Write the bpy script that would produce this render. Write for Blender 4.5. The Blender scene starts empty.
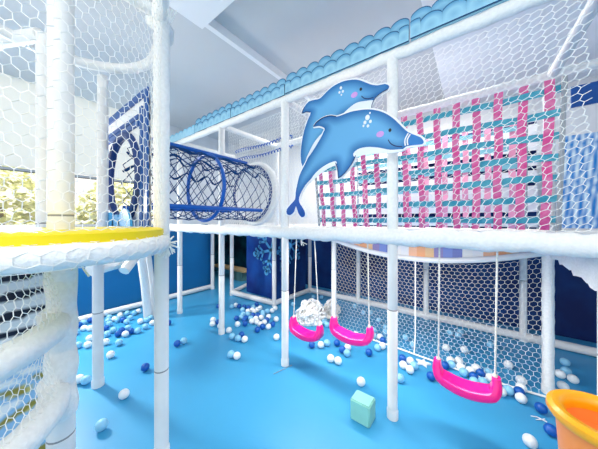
import bpy, bmesh, math, random
from mathutils import Vector, Matrix
from mathutils.geometry import delaunay_2d_cdt
random.seed(7)
S = bpy.context.scene
C = S.collection
PI = math.pi
FPX, CX, HY, HC = 233.0, 299.0, 220.0, 1.4      # focal length (px), principal column, horizon row, eye height
YAW = math.radians(37.0)
SN, CS = math.sin(YAW), math.cos(YAW)
ROW1, ROW2, ROW3 = 1.72, 2.72, 3.72             # grid rows of the play frame
DECK, TOP = 1.28, 2.56

# ------------------------------------------------------------------ measuring helpers (photo measurement -> metres)
def ray(px):
    xc = (px - CX) / FPX
    return (-SN + CS * xc, CS + SN * xc)
def at_t(px, py, t):
    dx, dy = ray(px)
    return Vector((dx * t, dy * t, HC + (HY - py) / FPX * t))
def at_y(px, py, Y):
    return at_t(px, py, Y / ray(px)[1])
def at_x(px, py, X):
    return at_t(px, py, X / ray(px)[0])
def on_floor(px, py, h=0.0):
    return at_t(px, py, (HC - h) * FPX / (py - HY))

# ------------------------------------------------------------------ materials
def lin(c):
    return tuple(((v / 255) / 12.92 if v / 255 <= 0.04045 else ((v / 255 + 0.055) / 1.055) ** 2.4) for v in c) + (1.0,)
def mat(name, rgb, rough=0.5, spec=0.5, noise=0.0, nscale=8.0, bump=0.0, bscale=60.0, sss=0.0, trans=0.0, coat=0.0, noise_rgb=None):
    m = bpy.data.materials.new(name); m.use_nodes = True
    nt = m.node_tree; b = nt.nodes['Principled BSDF']
    b.inputs['Base Color'].default_value = lin(rgb)
    b.inputs['Roughness'].default_value = rough
    b.inputs['Specular IOR Level'].default_value = spec
    if coat: b.inputs['Coat Weight'].default_value = coat; b.inputs['Coat Roughness'].default_value = 0.15
    if trans: b.inputs['Transmission Weight'].default_value = trans
    if noise or bump:
        tc = nt.nodes.new('ShaderNodeTexCoord')
    if noise:
        n = nt.nodes.new('ShaderNodeTexNoise'); n.inputs['Scale'].default_value = nscale; n.inputs['Detail'].default_value = 4
        nt.links.new(tc.outputs['Object'], n.inputs['Vector'])
        r = nt.nodes.new('ShaderNodeMix'); r.data_type = 'RGBA'
        a = lin(rgb)
        r.inputs[6].default_value = a
        r.inputs[7].default_value = lin(noise_rgb) if noise_rgb else tuple(v * (1 - noise) for v in a[:3]) + (1,)
        mr = nt.nodes.new('ShaderNodeMapRange'); mr.inputs[1].default_value = 0.38; mr.inputs[2].default_value = 0.62
        nt.links.new(n.outputs['Fac'], mr.inputs[0]); nt.links.new(mr.outputs[0], r.inputs[0])
        nt.links.new(r.outputs[2], b.inputs['Base Color'])
    if bump:
        n2 = nt.nodes.new('ShaderNodeTexNoise'); n2.inputs['Scale'].default_value = bscale; n2.inputs['Detail'].default_value = 3
        nt.links.new(tc.outputs['Object'], n2.inputs['Vector'])
        bp = nt.nodes.new('ShaderNodeBump'); bp.inputs['Strength'].default_value = bump; bp.inputs['Distance'].default_value = 0.01
        nt.links.new(n2.outputs['Fac'], bp.inputs['Height']); nt.links.new(bp.outputs[0], b.inputs['Normal'])
    return m
def vmat(name, rough=0.45, spec=0.4):
    m = bpy.data.materials.new(name); m.use_nodes = True
    nt = m.node_tree; b = nt.nodes['Principled BSDF']
    a = nt.nodes.new('ShaderNodeVertexColor'); a.layer_name = 'Col'
    nt.links.new(a.outputs['Color'], b.inputs['Base Color'])
    b.inputs['Roughness'].default_value = rough; b.inputs['Specular IOR Level'].default_value = spec
    return m
M = {}
M['foam'] = mat('white_foam_sleeve', (238, 238, 237), 0.45, 0.4, noise=0.05, nscale=9, bump=0.15, bscale=25)
M['wrap'] = mat('net_wrapped_foam', (248, 248, 246), 0.6, 0.3, noise=0.06, nscale=55, bump=0.4, bscale=70)
M['cap'] = mat('white_plastic_cap', (236, 238, 238), 0.4)
M['groove'] = mat('joint_grey', (150, 152, 155), 0.6)
M['net'] = mat('white_net_cord', (250, 250, 246), 0.7, 0.2)
M['netcream'] = mat('cream_net_cord', (250, 249, 245), 0.7, 0.2)
M['rope'] = mat('white_rope', (245, 243, 236), 0.8, 0.2, noise=0.25, nscale=150)
M['floor'] = mat('blue_mat_floor', (64, 162, 212), 0.4, 0.45, noise=0.08, nscale=1.1, bump=0.05, bscale=40)
M['wallblue'] = mat('blue_padded_wall', (8, 106, 166), 0.55, 0.3, noise=0.12, nscale=1.4)
M['navy'] = mat('navy_mural_panel', (12, 44, 122), 0.5, 0.3, noise=0.5, nscale=1.7, noise_rgb=(20, 84, 168))
M['dnavy'] = mat('dark_navy_wall', (8, 34, 92), 0.6, 0.3, noise=0.4, nscale=1.5, noise_rgb=(12, 66, 132))
M['teal'] = mat('dark_teal_wall', (10, 52, 76), 0.6, 0.3, noise=0.5, nscale=2.2, noise_rgb=(26, 104, 124))
M['flake'] = mat('snowflake_print', (78, 160, 214), 0.5)
M['white'] = mat('white_paint', (242, 244, 247), 0.6, 0.3)
M['ceilgrey'] = mat('grey_ceiling', (214, 216, 219), 0.8, 0.2, noise=0.10, nscale=0.7)
M['ceilwhite'] = mat('white_ceiling', (246, 247, 250), 0.7, 0.2)
M['wallpale'] = mat('pale_blind', (224, 229, 235), 0.7, 0.2, noise=0.10, nscale=3)
M['pink'] = mat('hot_pink_plastic', (255, 22, 150), 0.28, 0.5, coat=0.3)
M['bw'] = mat('white_ball', (240, 246, 248), 0.35)
M['bl'] = mat('light_blue_ball', (140, 204, 236), 0.35)
M['bd'] = mat('dark_blue_ball', (14, 90, 178), 0.32)
M['orange'] = mat('orange_plastic', (255, 150, 70), 0.35)
M['yorange'] = mat('yellow_orange_plastic', (255, 176, 8), 0.35, coat=0.2)
M['mint'] = mat('mint_foam', (140, 208, 198), 0.55, 0.3, noise=0.06, nscale=12)
M['yellow'] = mat('yellow_mat', (255, 226, 0), 0.45)
M['bluetube'] = mat('blue_tube', (4, 92, 184), 0.35)
M['navytube'] = mat('navy_tube', (6, 52, 120), 0.4)
M['bluerope'] = mat('blue_rope', (10, 68, 126), 0.7, 0.2, noise=0.3, nscale=60)
M['sblue'] = mat('panel_blue', (8, 80, 156), 0.4)
M['lblue'] = mat('panel_light_blue', (70, 170, 226), 0.4)
M['pstrap'] = mat('pink_strap', (246, 92, 160), 0.6, 0.2, noise=0.25, nscale=14, noise_rgb=(250, 140, 186))
M['ppale'] = mat('pale_pink_strap', (250, 170, 198), 0.6, 0.2)
M['tstrap'] = mat('teal_strap', (100, 188, 206), 0.6, 0.2, noise=0.25, nscale=14, noise_rgb=(70, 166, 190))
M['tpale'] = mat('pale_teal_strap', (140, 206, 218), 0.6, 0.2)
M['deckmat'] = mat('blue_deck_mat', (90, 150, 205), 0.6)
M['wood'] = mat('pale_wood', (214, 186, 140), 0.5, noise=0.2, nscale=20)
M['greenbox'] = mat('sage_box', (104, 150, 146), 0.6)
M['dark'] = mat('black_detail', (18, 22, 34), 0.4)
M['cheek'] = mat('cheek_pink', (214, 160, 226), 0.5)
M['line'] = mat('navy_line', (14, 40, 92), 0.5)
M['vcol'] = vmat('printed_colour')
M['leaf'] = mat('leaf', (238, 240, 180), 0.6, 0.2, noise=0.5, nscale=3, noise_rgb=(246, 242, 206))
M['bark'] = mat('bark', (150, 124, 96), 0.8)
M['ground'] = mat('pale_paving', (226, 222, 206), 0.8)
M['grey'] = mat('grey_sill', (176, 180, 184), 0.5)
gl = bpy.data.materials.new('window_glass'); gl.use_nodes = True
nt = gl.node_tree; nt.nodes.clear()
o_ = nt.nodes.new('ShaderNodeOutputMaterial'); mx = nt.nodes.new('ShaderNodeMixShader'); tr = nt.nodes.new('ShaderNodeBsdfTransparent'); gs = nt.nodes.new('ShaderNodeBsdfGlossy')
gs.inputs['Roughness'].default_value = 0.03; mx.inputs[0].default_value = 0.06
nt.links.new(tr.outputs[0], mx.inputs[1]); nt.links.new(gs.outputs[0], mx.inputs[2]); nt.links.new(mx.outputs[0], o_.inputs[0])
M['glass'] = gl

bm_ = bpy.data.materials.new('daylit_blind'); bm_.use_nodes = True
nt = bm_.node_tree; nt.nodes.clear()
o_ = nt.nodes.new('ShaderNodeOutputMaterial'); mx = nt.nodes.new('ShaderNodeMixShader'); tl = nt.nodes.new('ShaderNodeBsdfTranslucent'); df = nt.nodes.new('ShaderNodeBsdfDiffuse')
tl.inputs[0].default_value = lin((236, 242, 248)); df.inputs[0].default_value = lin((240, 243, 247)); mx.inputs[0].default_value = 0.6
nt.links.new(df.outputs[0], mx.inputs[1]); nt.links.new(tl.outputs[0], mx.inputs[2]); nt.links.new(mx.outputs[0], o_.inputs[0])
M['blind'] = bm_
# ------------------------------------------------------------------ object helpers
def link(name, me, m, parent=None, smooth=True):
    o = bpy.data.objects.new(name, me); C.objects.link(o)
    if m is not None: me.materials.append(M[m] if isinstance(m, str) else m)
    if smooth:
        for p in me.polygons: p.use_smooth = True
    if parent is not None: o.parent = parent
    return o
def tag(o, label, cat, group=None, kind=None):
    o['label'] = label; o['category'] = cat
    if group: o['group'] = group
    if kind: o['kind'] = kind
    return o
def thing(name, label, cat, loc=(0, 0, 0), rz=0.0, group=None):
    o = bpy.data.objects.new(name, None); C.objects.link(o)
    o.empty_display_size = 0.1
    o.location = loc; o.rotation_euler = (0, 0, rz)
    return tag(o, label, cat, group)
class MB:
    """collects raw geometry for ONE mesh object"""
    def __init__(s): s.v = []; s.f = []; s.c = []
    def add(s, vs, fs, col=None):
        n = len(s.v); s.v += [tuple(p) for p in vs]; s.f += [tuple(i + n for i in f) for f in fs]
        s.c += [col or (1, 1, 1, 1)] * len(vs) if not isinstance(col, list) else col
        return s
    def box(s, c, d, col=None, rz=0.0, rot=None):
        cx, cy, cz = c; hx, hy, hz = d[0] / 2, d[1] / 2, d[2] / 2
        vs = [Vector((x, y, z)) for x in (-hx, hx) for y in (-hy, hy) for z in (-hz, hz)]
        R = rot or Matrix.Rotation(rz, 3, 'Z')
        vs = [R @ v + Vector(c) for v in vs]
        return s.add(vs, [(0, 1, 3, 2), (4, 6, 7, 5), (0, 4, 5, 1), (2, 3, 7, 6), (0, 2, 6, 4), (1, 5, 7, 3)], col)
    def tube(s, pts, r, n=8, caps=True, col=None, closed=False):
        pts = [Vector(p) for p in pts]; m = len(pts); rings = []
        up = None
        for i, p in enumerate(pts):
            if closed: t = pts[(i + 1) % m] - pts[i - 1]
            else: t = pts[min(i + 1, m - 1)] - pts[max(i - 1, 0)]
            t = t.normalized() if t.length > 1e-9 else Vector((0, 0, 1))
            if up is None:
                a = Vector((0, 0, 1)) if abs(t.z) < 0.9 else Vector((1, 0, 0))
                up = (a - t * a.dot(t)).normalized()
            else:
                up = (up - t * up.dot(t))
                up = up.normalized() if up.length > 1e-6 else Vector((1, 0, 0))
            w = t.cross(up)
            rr = r[i] if isinstance(r, (list, tuple)) else (r(i / max(m - 1, 1)) if callable(r) else r)
            rings.append([p + (up * math.cos(2 * PI * k / n) + w * math.sin(2 * PI * k / n)) * rr for k in range(n)])
        vs = [q for g in rings for q in g]; fs = []
        for i in range(m if closed else m - 1):
            j = (i + 1) % m
            for k in range(n):
                k2 = (k + 1) % n
                fs.append((i * n + k, i * n + k2, j * n + k2, j * n + k))
        if caps and not closed:
            fs.append(tuple(range(n - 1, -1, -1))); fs.append(tuple((m - 1) * n + k for k in range(n)))
        return s.add(vs, fs, col)
    def lathe(s, c, prof, n=20, col=None, caps=True):
        vs = []; fs = []; m = len(prof)
        for r, z in prof:
            for k in range(n):
                a = 2 * PI * k / n
                vs.append((c[0] + r * math.cos(a), c[1] + r * math.sin(a), c[2] + z))
        for i in range(m - 1):
            for k in range(n):
                k2 = (k + 1) % n
                fs.append((i * n + k, i * n + k2, (i + 1) * n + k2, (i + 1) * n + k))
        if caps and prof[0][0] > 1e-4: fs.append(tuple(range(n - 1, -1, -1)))
        if caps and prof[-1][0] > 1e-4: fs.append(tuple((m - 1) * n + k for k in range(n)))
        return s.add(vs, fs, col)
    def build(s, name, m, parent=None, smooth=True, origin=None):
        me = bpy.data.meshes.new(name)
        vs = s.v
        if origin is not None:
            vs = [(v[0] - origin[0], v[1] - origin[1], v[2] - origin[2]) for v in vs]
        me.from_pydata(vs, [], s.f); me.update()
        if m == 'vcol':
            a = me.color_attributes.new('Col', 'FLOAT_COLOR', 'POINT')
            a.data.foreach_set('color', [x for c in s.c for x in c])
        o = link(name, me, m, parent, smooth)
        if origin is not None: o.location = origin
        if smooth:
            try: me.set_sharp_from_angle(angle=math.radians(40))
            except Exception: pass
        return o
def struct(o):
    o['kind'] = 'structure'; return o
def wob(i, a=1.0):
    return a * (math.sin(i * 1.7) + math.sin(i * 0.61 + 2)) / 2

# ------------------------------------------------------------------ camera
cam = bpy.data.cameras.new('camera'); co = bpy.data.objects.new('camera', cam); C.objects.link(co)
cam.sensor_width = 36; cam.lens = FPX / 598 * 36; cam.shift_y = -(224.5 - HY) / 598
cam.clip_start = 0.02
co.location = (0, 0, HC); co.rotation_euler = (PI / 2, 0, YAW)
S.camera = co

# ------------------------------------------------------------------ light
w = bpy.data.worlds.new('world'); S.world = w; w.use_nodes = True
bg = w.node_tree.nodes['Background']; bg.inputs[0].default_value = (1.0, 0.96, 0.90, 1); bg.inputs[1].default_value = 1.3
def area(name, loc, rot, sx, sy, e, col=(1, 1, 1)):
    l = bpy.data.lights.new(name, 'AREA'); l.shape = 'RECTANGLE'; l.size = sx; l.size_y = sy; l.energy = e; l.color = col
    o = bpy.data.objects.new(name, l); C.objects.link(o); o.location = loc; o.rotation_euler = rot
    return o
area('room_fill', (0.6, -0.9, 3.0), (0, 0, 0), 2.4, 2.2, 48, (1, 0.95, 0.87))  # added area light, out of view behind the camera, fills the room
area('window_beam', (-4.15, 0.23, 1.72), (0, math.radians(-52), 0), 0.22, 0.22, 62, (1, 0.96, 0.89))
area('window_daylight', (-4.2, 0.0, 1.75), (0, -PI / 2, 0), 0.9, 3.2, 16, (1, 0.96, 0.9))
area('upper_floor_fill', (-1.4, 3.1, 3.0), (0, 0, 0), 3.0, 0.8, 70, (1, 0.95, 0.88))  # added fill, no lamp hangs here; brightens the upper deck
area('under_deck_fill', (-0.9, 2.0, 1.21), (0, 0, 0), 1.9, 0.22, 25, (1, 0.95, 0.88))  # invented fill: brightens the floor below the deck and shadows the swings
area('ceiling_fill', (-0.3, -1.3, 2.0), (PI, 0, 0), 3.2, 1.0, 30, (1, 0.96, 0.9))  # out-of-view upward fill, added so the white ceiling slab turns bright
sun = bpy.data.lights.new('sun', 'SUN'); sun.energy = 5.0; sun.angle = 0.1
so = bpy.data.objects.new('sun', sun); C.objects.link(so); so.rotation_euler = (0.15, math.radians(36), 0)
S.view_settings.view_transform = 'Standard'; S.view_settings.look = 'None'
S.view_settings.exposure = 0.07

# ------------------------------------------------------------------ room shell
XL, YB, XR, YF, ZC = -4.35, 4.15, 3.2, -2.6, 3.1
b = MB(); b.box(((XL + XR) / 2 - 0.8, (YB + YF) / 2, -0.05), (XR - XL + 1.8, YB - YF + 0.2, 0.1)); struct(b.build('floor', 'floor', smooth=False))
# left wall: blue up to the sill, window, white above
b = MB()
b.box((XL - 0.06, 0.09, 0.655), (0.12, 5.32, 1.31)); struct(b.build('wall_left', 'wallblue', smooth=False))
b = MB(); b.box((XL - 0.06, 3.05, 2.57), (0.12, 2.3, 1.10)); b.box((XL - 0.06, 3.03, 1.665), (0.12, 2.3, 0.71))
struct(b.build('wall_left_upper', 'wallpale', smooth=False))
bl = MB(); nb = 60
bl.add([(XL - 0.02 + 0.012 * math.sin(i * 1.6), -2.62 + 4.53 * i / nb, z) for i in range(nb + 1) for z in (2.03, 3.13)], [(2 * i, 2 * i + 2, 2 * i + 3, 2 * i + 1) for i in range(nb)])
struct(bl.build('window_2', 'blind'))
wf = MB()
wf.box((XL - 0.05, -0.36, 2.005), (0.1, 4.48, 0.03)); wf.box((XL - 0.05, -0.36, 1.325), (0.14, 4.48, 0.03))
for yy in (-2.58, -0.9, 1.86): wf.box((XL - 0.05, yy, 1.665), (0.08, 0.045, 0.66))
wo = struct(wf.build('window_1', 'grey', smooth=False))
wf = MB(); wf.box((XL - 0.02, -0.36, 1.99), (0.03, 4.48, 0.012)); wf.build('seal', 'dark', wo, False)
wf = MB(); wf.box((XL - 0.06, -0.36, 1.665), (0.006, 4.4, 0.66)); wf.build('pane', 'glass', wo, False)
# far walls
b = MB(); b.box((-0.55, YB + 0.06, 0.64), (7.7, 0.12, 1.28)); struct(b.build('wall_back', 'dnavy', smooth=False))
b = MB(); b.box(((XL + XR) / 2, YB + 0.06, 2.22), (XR - XL + 2, 0.12, 1.84)); struct(b.build('wall_back_upper', 'white', smooth=False))
b = MB(); b.box((-5.05, 4.2, 0.64), (1.3, 0.1, 1.28)); b.box((-5.7, 3.4, 0.64), (0.1, 1.7, 1.28)); b.box((-5.05, 2.6, 0.64), (1.25, 0.1, 1.28)); b.box((-5.05, 3.4, 1.31), (1.4, 1.7, 0.06)); struct(b.build('wall_corridor', 'teal', smooth=False))  # near wall and cover are unseen additions that keep daylight out
b = MB(); b.box((XR + 0.06, (YB + YF) / 2, 1.55), (0.12, YB - YF, 3.1)); struct(b.build('wall_right', 'white', smooth=False))
# ceiling: grey fields, white dropped slab / beam
b = MB(); b.box((-3.15, 0.8, ZC + 0.06), (2.6, 7.0, 0.12)); b.box((-1.05, 2.7, ZC + 0.13), (1.7, 3.3, 0.12)); struct(b.build('ceiling', 'ceilgrey', smooth=False))
b = MB(); b.box((1.46, 0.8, ZC + 0.02), (3.56, 7.0, 0.16)); b.box((-1.06, -0.75, ZC + 0.02), (1.62, 3.7, 0.16)); struct(b.build('ceiling_slab', 'ceilwhite', smooth=False))
b = MB(); b.box((-1.86, 2.6, ZC + 0.06), (0.05, 3.0, 0.14)); struct(b.build('trim_1', 'ceilwhite', smooth=False))

# garden seen through the window
b = MB(); b.box((-9.5, 0, -0.06), (7.0, 14, 0.1)); struct(b.build('ground', 'ground', smooth=False))
def tree(x, y, h, r, label):
    t = thing('garden_tree', label, 'tree', (x, y, 0), 0, 'trees outside the window')
    tb = MB(); tb.tube([(0, 0, 0), (0.05, 0.03, h * 0.4), (0, 0, h * 0.75)], [0.09, 0.07, 0.03], 8)
    tb.build('trunk', 'bark', t)
    lb = MB()
    for k in range(1500):
        d = Vector((random.gauss(0, 1), random.gauss(0, 1), random.gauss(0, 1))).normalized() * r * (0.55 + 0.45 * random.random())
        p = Vector((d.x, d.y, h * 0.62 + d.z * 1.15)); a = random.random() * PI; e = random.uniform(-1, 1)
        u = Vector((math.cos(a), math.sin(a), e)).normalized() * 0.11; v = u.cross(Vector((random.random(), random.random(), 1))).normalized() * 0.06
        lb.add([p - u, p + v, p + u, p - v], [(0, 1, 2, 3)])
    lb.build('foliage', 'leaf', t, False)
tree(-6.6, -2.2, 2.6, 1.0, 'yellow-green tree outside the window, at the far left behind the tower net')
tree(-7.4, 0.1, 2.6, 0.9, 'yellow-green tree outside the window, between the two tower posts')
tree(-7.0, 1.9, 2.4, 0.8, 'yellow-green tree outside the window, behind the round tunnel opening')

# ------------------------------------------------------------------ play frame
fr = thing('play_frame', 'white foam-padded two-storey play frame with posts, beams and floor rails', 'play structure', (0, ROW1, 0))
FO = Vector((0, ROW1, 0))
def local(p): return Vector(p) - FO
def post(x, y, z0, z1, r=0.034, joint=None, m='foam', parent=None, off=None, cap=True):
    off = FO if off is None else off; parent = fr if parent is None else parent
    x -= off.x; y -= off.y
    pb = MB(); prof = [(r, z0), (r, z1)]
    if joint: prof = [(r, z0), (r, joint - 0.006), (r * 0.93, joint - 0.003), (r * 0.93, joint + 0.003), (r, joint + 0.006), (r, z1)]
    if m == 'wrap':
        prof = []
        n = 26
        for i in range(n + 1):
            z = z0 + (z1 - z0) * i / n
            prof.append((r * (1.03 + 0.05 * math.sin(i * 2.4 + x * 9)), z))
    pb.lathe((x, y, 0), prof, 18); o = pb.build('post', m, parent)
    if cap and z0 < 0.01:
        cb = MB(); cb.lathe((x, y, 0), [(r * 1.12, 0), (r * 1.14, 0.055), (r * 1.02, 0.066)], 18); cb.build('foot_cap', 'cap', o)
    if joint:
        jb = MB(); jb.lathe((x, y, 0), [(r * 0.95, joint - 0.004), (r * 0.985, joint - 0.003), (r * 0.985, joint + 0.003), (r * 0.95, joint + 0.004)], 18); jb.build('joint_band', 'groove', o)
    return o
def beam(p, q, r, name='beam', m='foam', lump=0.0, parent=None, off=None, n=12):
    off = FO if off is None else off; parent = fr if parent is None else parent
    p = Vector(p) - off; q = Vector(q) - off
    k = max(2, int((q - p).length / (0.035 if lump else 0.2)))
    pts = []; rr = []
    for i in range(k + 1):
        a = p.lerp(q, i / k)
        if lump: a += Vector((0, wob(i, lump * 0.4), wob(i + 5, lump * 0.6)))
        pts.append(a); rr.append(r * (1 + (wob(i * 1.3 + 2, lump * 6) if lump else 0)))
    bb = MB(); bb.tube(pts, rr, n); return bb.build(name, m, parent)
FX = [-3.54, -2.49, -1.465, -0.465, 0.495]
for x in FX:
    xu = x if x < 0 else 0.56
    post(x, ROW1, 0, DECK - 0.03, joint=0.72 if x < -1 else 0.766)
    post(xu, ROW1, DECK, TOP, m='wrap' if x > -2 else 'foam', cap=False, r=0.036)
for x in (-1.475, 0.475): post(x, ROW2, 0, DECK, joint=0.75, m='wrap' if x > 0 else 'foam', r=0.036 if x > 0 else 0.033)
post(-2.60, ROW2 + 0.06, 0, DECK, joint=0.75); post(-3.62, ROW2, 0, DECK, joint=0.7); post(-4.25, ROW2, 0, DECK, joint=0.7)
post(-4.22, 3.72, 0, DECK)
post(-2.49, ROW2, DECK, TOP, cap=False); post(-1.475, ROW2, DECK, TOP, cap=False); post(0.48, ROW2, DECK, TOP, cap=False, m='wrap')
for x in (-2.54, -1.556, -0.548, 0.45, 1.42): post(x, ROW3, 0, DECK, joint=0.7, r=0.034)
# beams
beam((-4.3, ROW1, DECK), (1.5, ROW1, DECK), 0.058, 'deck_beam', 'wrap', 0.012, n=14)
beam((-4.3, ROW1, TOP), (1.5, ROW1, TOP), 0.04, 'top_beam', 'wrap', 0.006)
beam((-2.49, ROW2, TOP), (1.5, ROW2, TOP), 0.04, 'top_beam', 'wrap', 0.006)
for x in (-3.54, -2.49, -1.465, 0.495): beam((x if x < 0 else 0.52, ROW1, TOP), (x, ROW2, TOP), 0.034, 'cross_beam', 'foam')
beam((-4.3, ROW2, DECK), (1.5, ROW2, DECK), 0.045, 'deck_beam')
beam((-4.3, ROW3, DECK), (1.5, ROW3, DECK), 0.045, 'deck_beam')
beam((-3.62, ROW2, 0.05), (-2.6, ROW2 + 0.06, 0.05), 0.045, 'floor_rail')
beam((-2.6, ROW2 + 0.06, 0.05), (-2.54, ROW3, 0.05), 0.04, 'floor_rail')
beam((-2.54, ROW3, 0.05), (1.9, ROW3, 0.05), 0.045, 'floor_rail')
beam((-4.28, 0.7, 0.05), (-4.28, ROW2, 0.05), 0.042, 'floor_rail')
beam((-3.62, ROW2, 0.05), (-3.95, ROW3, 0.05), 0.038, 'floor_rail')
# upper deck
b = MB(); b.box((-0.5, 1.22, DECK - 0.01), (4.0, 2.1, 0.05)); b.build('deck', 'deckmat', fr, False)

# sagging arc tube under the second row + patchwork strip + hanging net + star
arc = []
for i in range(25):
    u = i / 24; x = -1.44 + 1.9 * u; arc.append(Vector((x, ROW2 - 0.02, 1.14 - 0.15 * (1 - (2 * u - 1) ** 2))))
b = MB(); b.tube([local(p) for p in arc], 0.028, 10); b.build('arc_tube', 'foam', fr)
b = MB(); pc = [(120, 132, 196), (238, 198, 150), (236, 238, 240), (130, 150, 214), (246, 178, 130), (240, 240, 236), (152, 140, 190), (250, 196, 160)]
for i in range(24):
    p, q = arc[i], arc[i + 1]; c = lin(pc[(i // 2 * 3 + i) % 8])
    for j in range(2):
        c2 = lin(pc[(i * 5 + j * 3) % 8])
        def zz(p): return p.z + (DECK - p.z) * 0.5
        z0a, z1a = (p.z, zz(p)) if j == 0 else (zz(p), DECK)
        z0b, z1b = (q.z, zz(q)) if j == 0 else (zz(q), DECK)
        b.add([(p.x, p.y + 0.03, z0a), (q.x, q.y + 0.03, z0b), (q.x, q.y + 0.03, z1b), (p.x, p.y + 0.03, z1a)], [(0, 1, 2, 3)], c2)
tag(b.build('patchwork_cloth', 'vcol', smooth=False, origin=(-0.49, ROW2, 1.0)), 'patchwork of orange, white and violet squares under the deck above the hanging net', 'cloth')

# ------------------------------------------------------------------ nets
def net(fn, W, H, cw, rh, r, wobble=0.004, keep=None):
    """hexagon mesh knotted from thin cord; fn(u, v) -> point"""
    nx = int(W / (cw / 2)); ny = int(H / rh); P = {}
    rnd = random.Random(3)
    for j in range(ny + 1):
        for i in range(nx + 1):
            z = rh * 0.17 * (1 if (i + j) % 2 == 0 else -1)
            u = min(W, i * cw / 2); v = min(H, max(0, j * rh + z))
            if keep and not keep(u, v): continue
            u2 = u + wobble * math.sin(v * 9 + u * 4) + rnd.uniform(-1, 1) * wobble * 0.6
            v2 = v + wobble * 1.5 * math.sin(u * 5 + v * 3) + rnd.uniform(-1, 1) * wobble * 0.6
            P[i, j] = Vector(fn(min(W, max(0, u2)), v2))
    E = []
    for (i, j) in P:
        if (i + 1, j) in P: E.append(((i, j), (i + 1, j)))
        if (i + j) % 2 == 0 and (i, j + 1) in P: E.append(((i, j), (i, j + 1)))
    mb = MB()
    for a, c in E:
        p, q = P[a], P[c]; t = q - p
        if t.length < 1e-6: continue
        t.normalize(); x = Vector((0.31, 0.77, 0.55)); x = (x - t * x.dot(t)).normalized(); y = t.cross(x)
        ring = [(x * math.cos(k * 2 * PI / 3) + y * math.sin(k * 2 * PI / 3)) * r for k in range(3)]
        mb.add([p + d for d in ring] + [q + d for d in ring], [(0, 1, 4, 3), (1, 2, 5, 4), (2, 0, 3, 5)])
    return mb
def net_thing(mb, label, origin, m='net', cat='safety net'):
    o = mb.build('safety_net', m, None, True, origin); tag(o, label, cat); return o
def plane_net(x0, x1, z0, z1, Y, cw=0.042, rh=0.037, r=0.0017, bulge=0.02, sh=0.45):
    W, H = x1 - x0, z1 - z0
    return net(lambda u, v: (x0 + u - sh * H + sh * v, Y - bulge * math.sin(PI * max(0, min(1, (u - sh * H + sh * v) / W))) * math.sin(PI * min(1, max(0, v / H))), z0 + v), W + sh * H, H, cw, rh, r,
               keep=lambda u, v: -0.001 <= u - sh * H + sh * v <= W)
net_thing(plane_net(-2.45, -1.51, DECK + 0.06, TOP - 0.04, ROW1 + 0.06), 'fine white safety net in the upper bay right of the blue net tunnel', (-1.98, ROW1, DECK))
net_thing(plane_net(-1.42, -0.51, DECK + 0.06, TOP - 0.04, ROW1), 'white safety net in the upper bay behind the dolphins', (-0.96, ROW1, DECK))
net_thing(plane_net(-0.42, 0.45, DECK + 0.06, TOP - 0.04, ROW1), 'white safety net in the upper bay between the dolphins and the right edge', (0, ROW1, DECK))
net_thing(plane_net(0.54, 1.45, DECK + 0.06, TOP - 0.04, ROW1), 'white safety net at the right edge above the orange tub', (1.0, ROW1, DECK))
# dense net bulkhead at the tunnel's far end, hole for the tunnel
TX, TZ, TR = -2.12, 1.715, 0.32
TY0, TY1, TY2 = 0.66, 1.27, 1.9
W_, H_ = 0.98, 1.1
bk = net(lambda u, v: (-2.44 + u, 1.95, DECK + 0.06 + v), W_, H_, 0.03, 0.028, 0.0016, 0.002,
         keep=lambda u, v: math.hypot(-2.44 + u - TX, DECK + 0.06 + v - TZ) > TR - 0.02)
net_thing(bk, 'dense white net around the far mouth of the blue tunnel', (-2, 1.95, DECK))
rb = MB()
for z_, ph in ((2.27, 0), (2.16, 2)):
    pts = []
    for i in range(120):
        u = i / 119; pts.append((-2.46 + 0.95 * u, 1.9 + 0.012 * math.sin(i * 1.1 + ph), z_ + 0.014 * math.cos(i * 1.1 + ph) + 0.01 * math.sin(u * 9)))
    rb.tube(pts, 0.008, 5)
tag(rb.build('rope_garland', 'bluetube', None, True, (-2, 1.9, 2.2)), 'twisted blue rope strung across the upper bay above the tunnel mouth', 'rope')
# hanging net curtain of the second row (below the arc), flaring out at the floor
def curtain(u, v):
    x = -1.44 + u; k = u / 1.92; top = 1.14 - 0.15 * (1 - (2 * k - 1) ** 2)
    z = 0.015 + (top - 0.015) * (v / 1.1)
    fl = max(0, 0.25 - z)
    return (x, ROW2 - 0.02 + 0.03 * math.sin(k * 6) - 1.2 * fl * fl, z)
net_thing(net(curtain, 1.9, 1.1, 0.045, 0.038, 0.0015), 'white hexagon net curtain hanging to the floor behind the swings', (-0.5, ROW2, 0.5))
b = MB(); b.tube([curtain(i * 0.05, 0) for i in range(39)], 0.009, 6)
b.tube([curtain(0.94, j * 0.055) for j in range(21)], 0.007, 6)
tag(b.build('net_hem_cord', 'net', None, True, (-0.5, ROW2, 0)), 'white cord along the hem and middle seam of the net curtain', 'cord')
p = on_floor(423, 361, 0.03); st = MB(); vs = []
for i in range(10):
    rr = 0.07 if i % 2 == 0 else 0.03; a = i * PI / 5 + 0.3; vs.append((p.x + rr * math.cos(a), p.y + rr * math.sin(a), 0.004))
vt = [(x, y, 0.02) for x, y, z in vs]
st.add(vs + vt + [(p.x, p.y, 0.035)], [(i, (i + 1) % 10, 10 + (i + 1) % 10, 10 + i) for i in range(10)] + [(10 + i, 10 + (i + 1) % 10, 20) for i in range(10)] + [tuple(range(9, -1, -1))])
tag(st.build('floor_star', 'white', None, False, (p.x, p.y, 0)), 'small white star lying on the floor at the foot of the net curtain', 'star')

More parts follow.
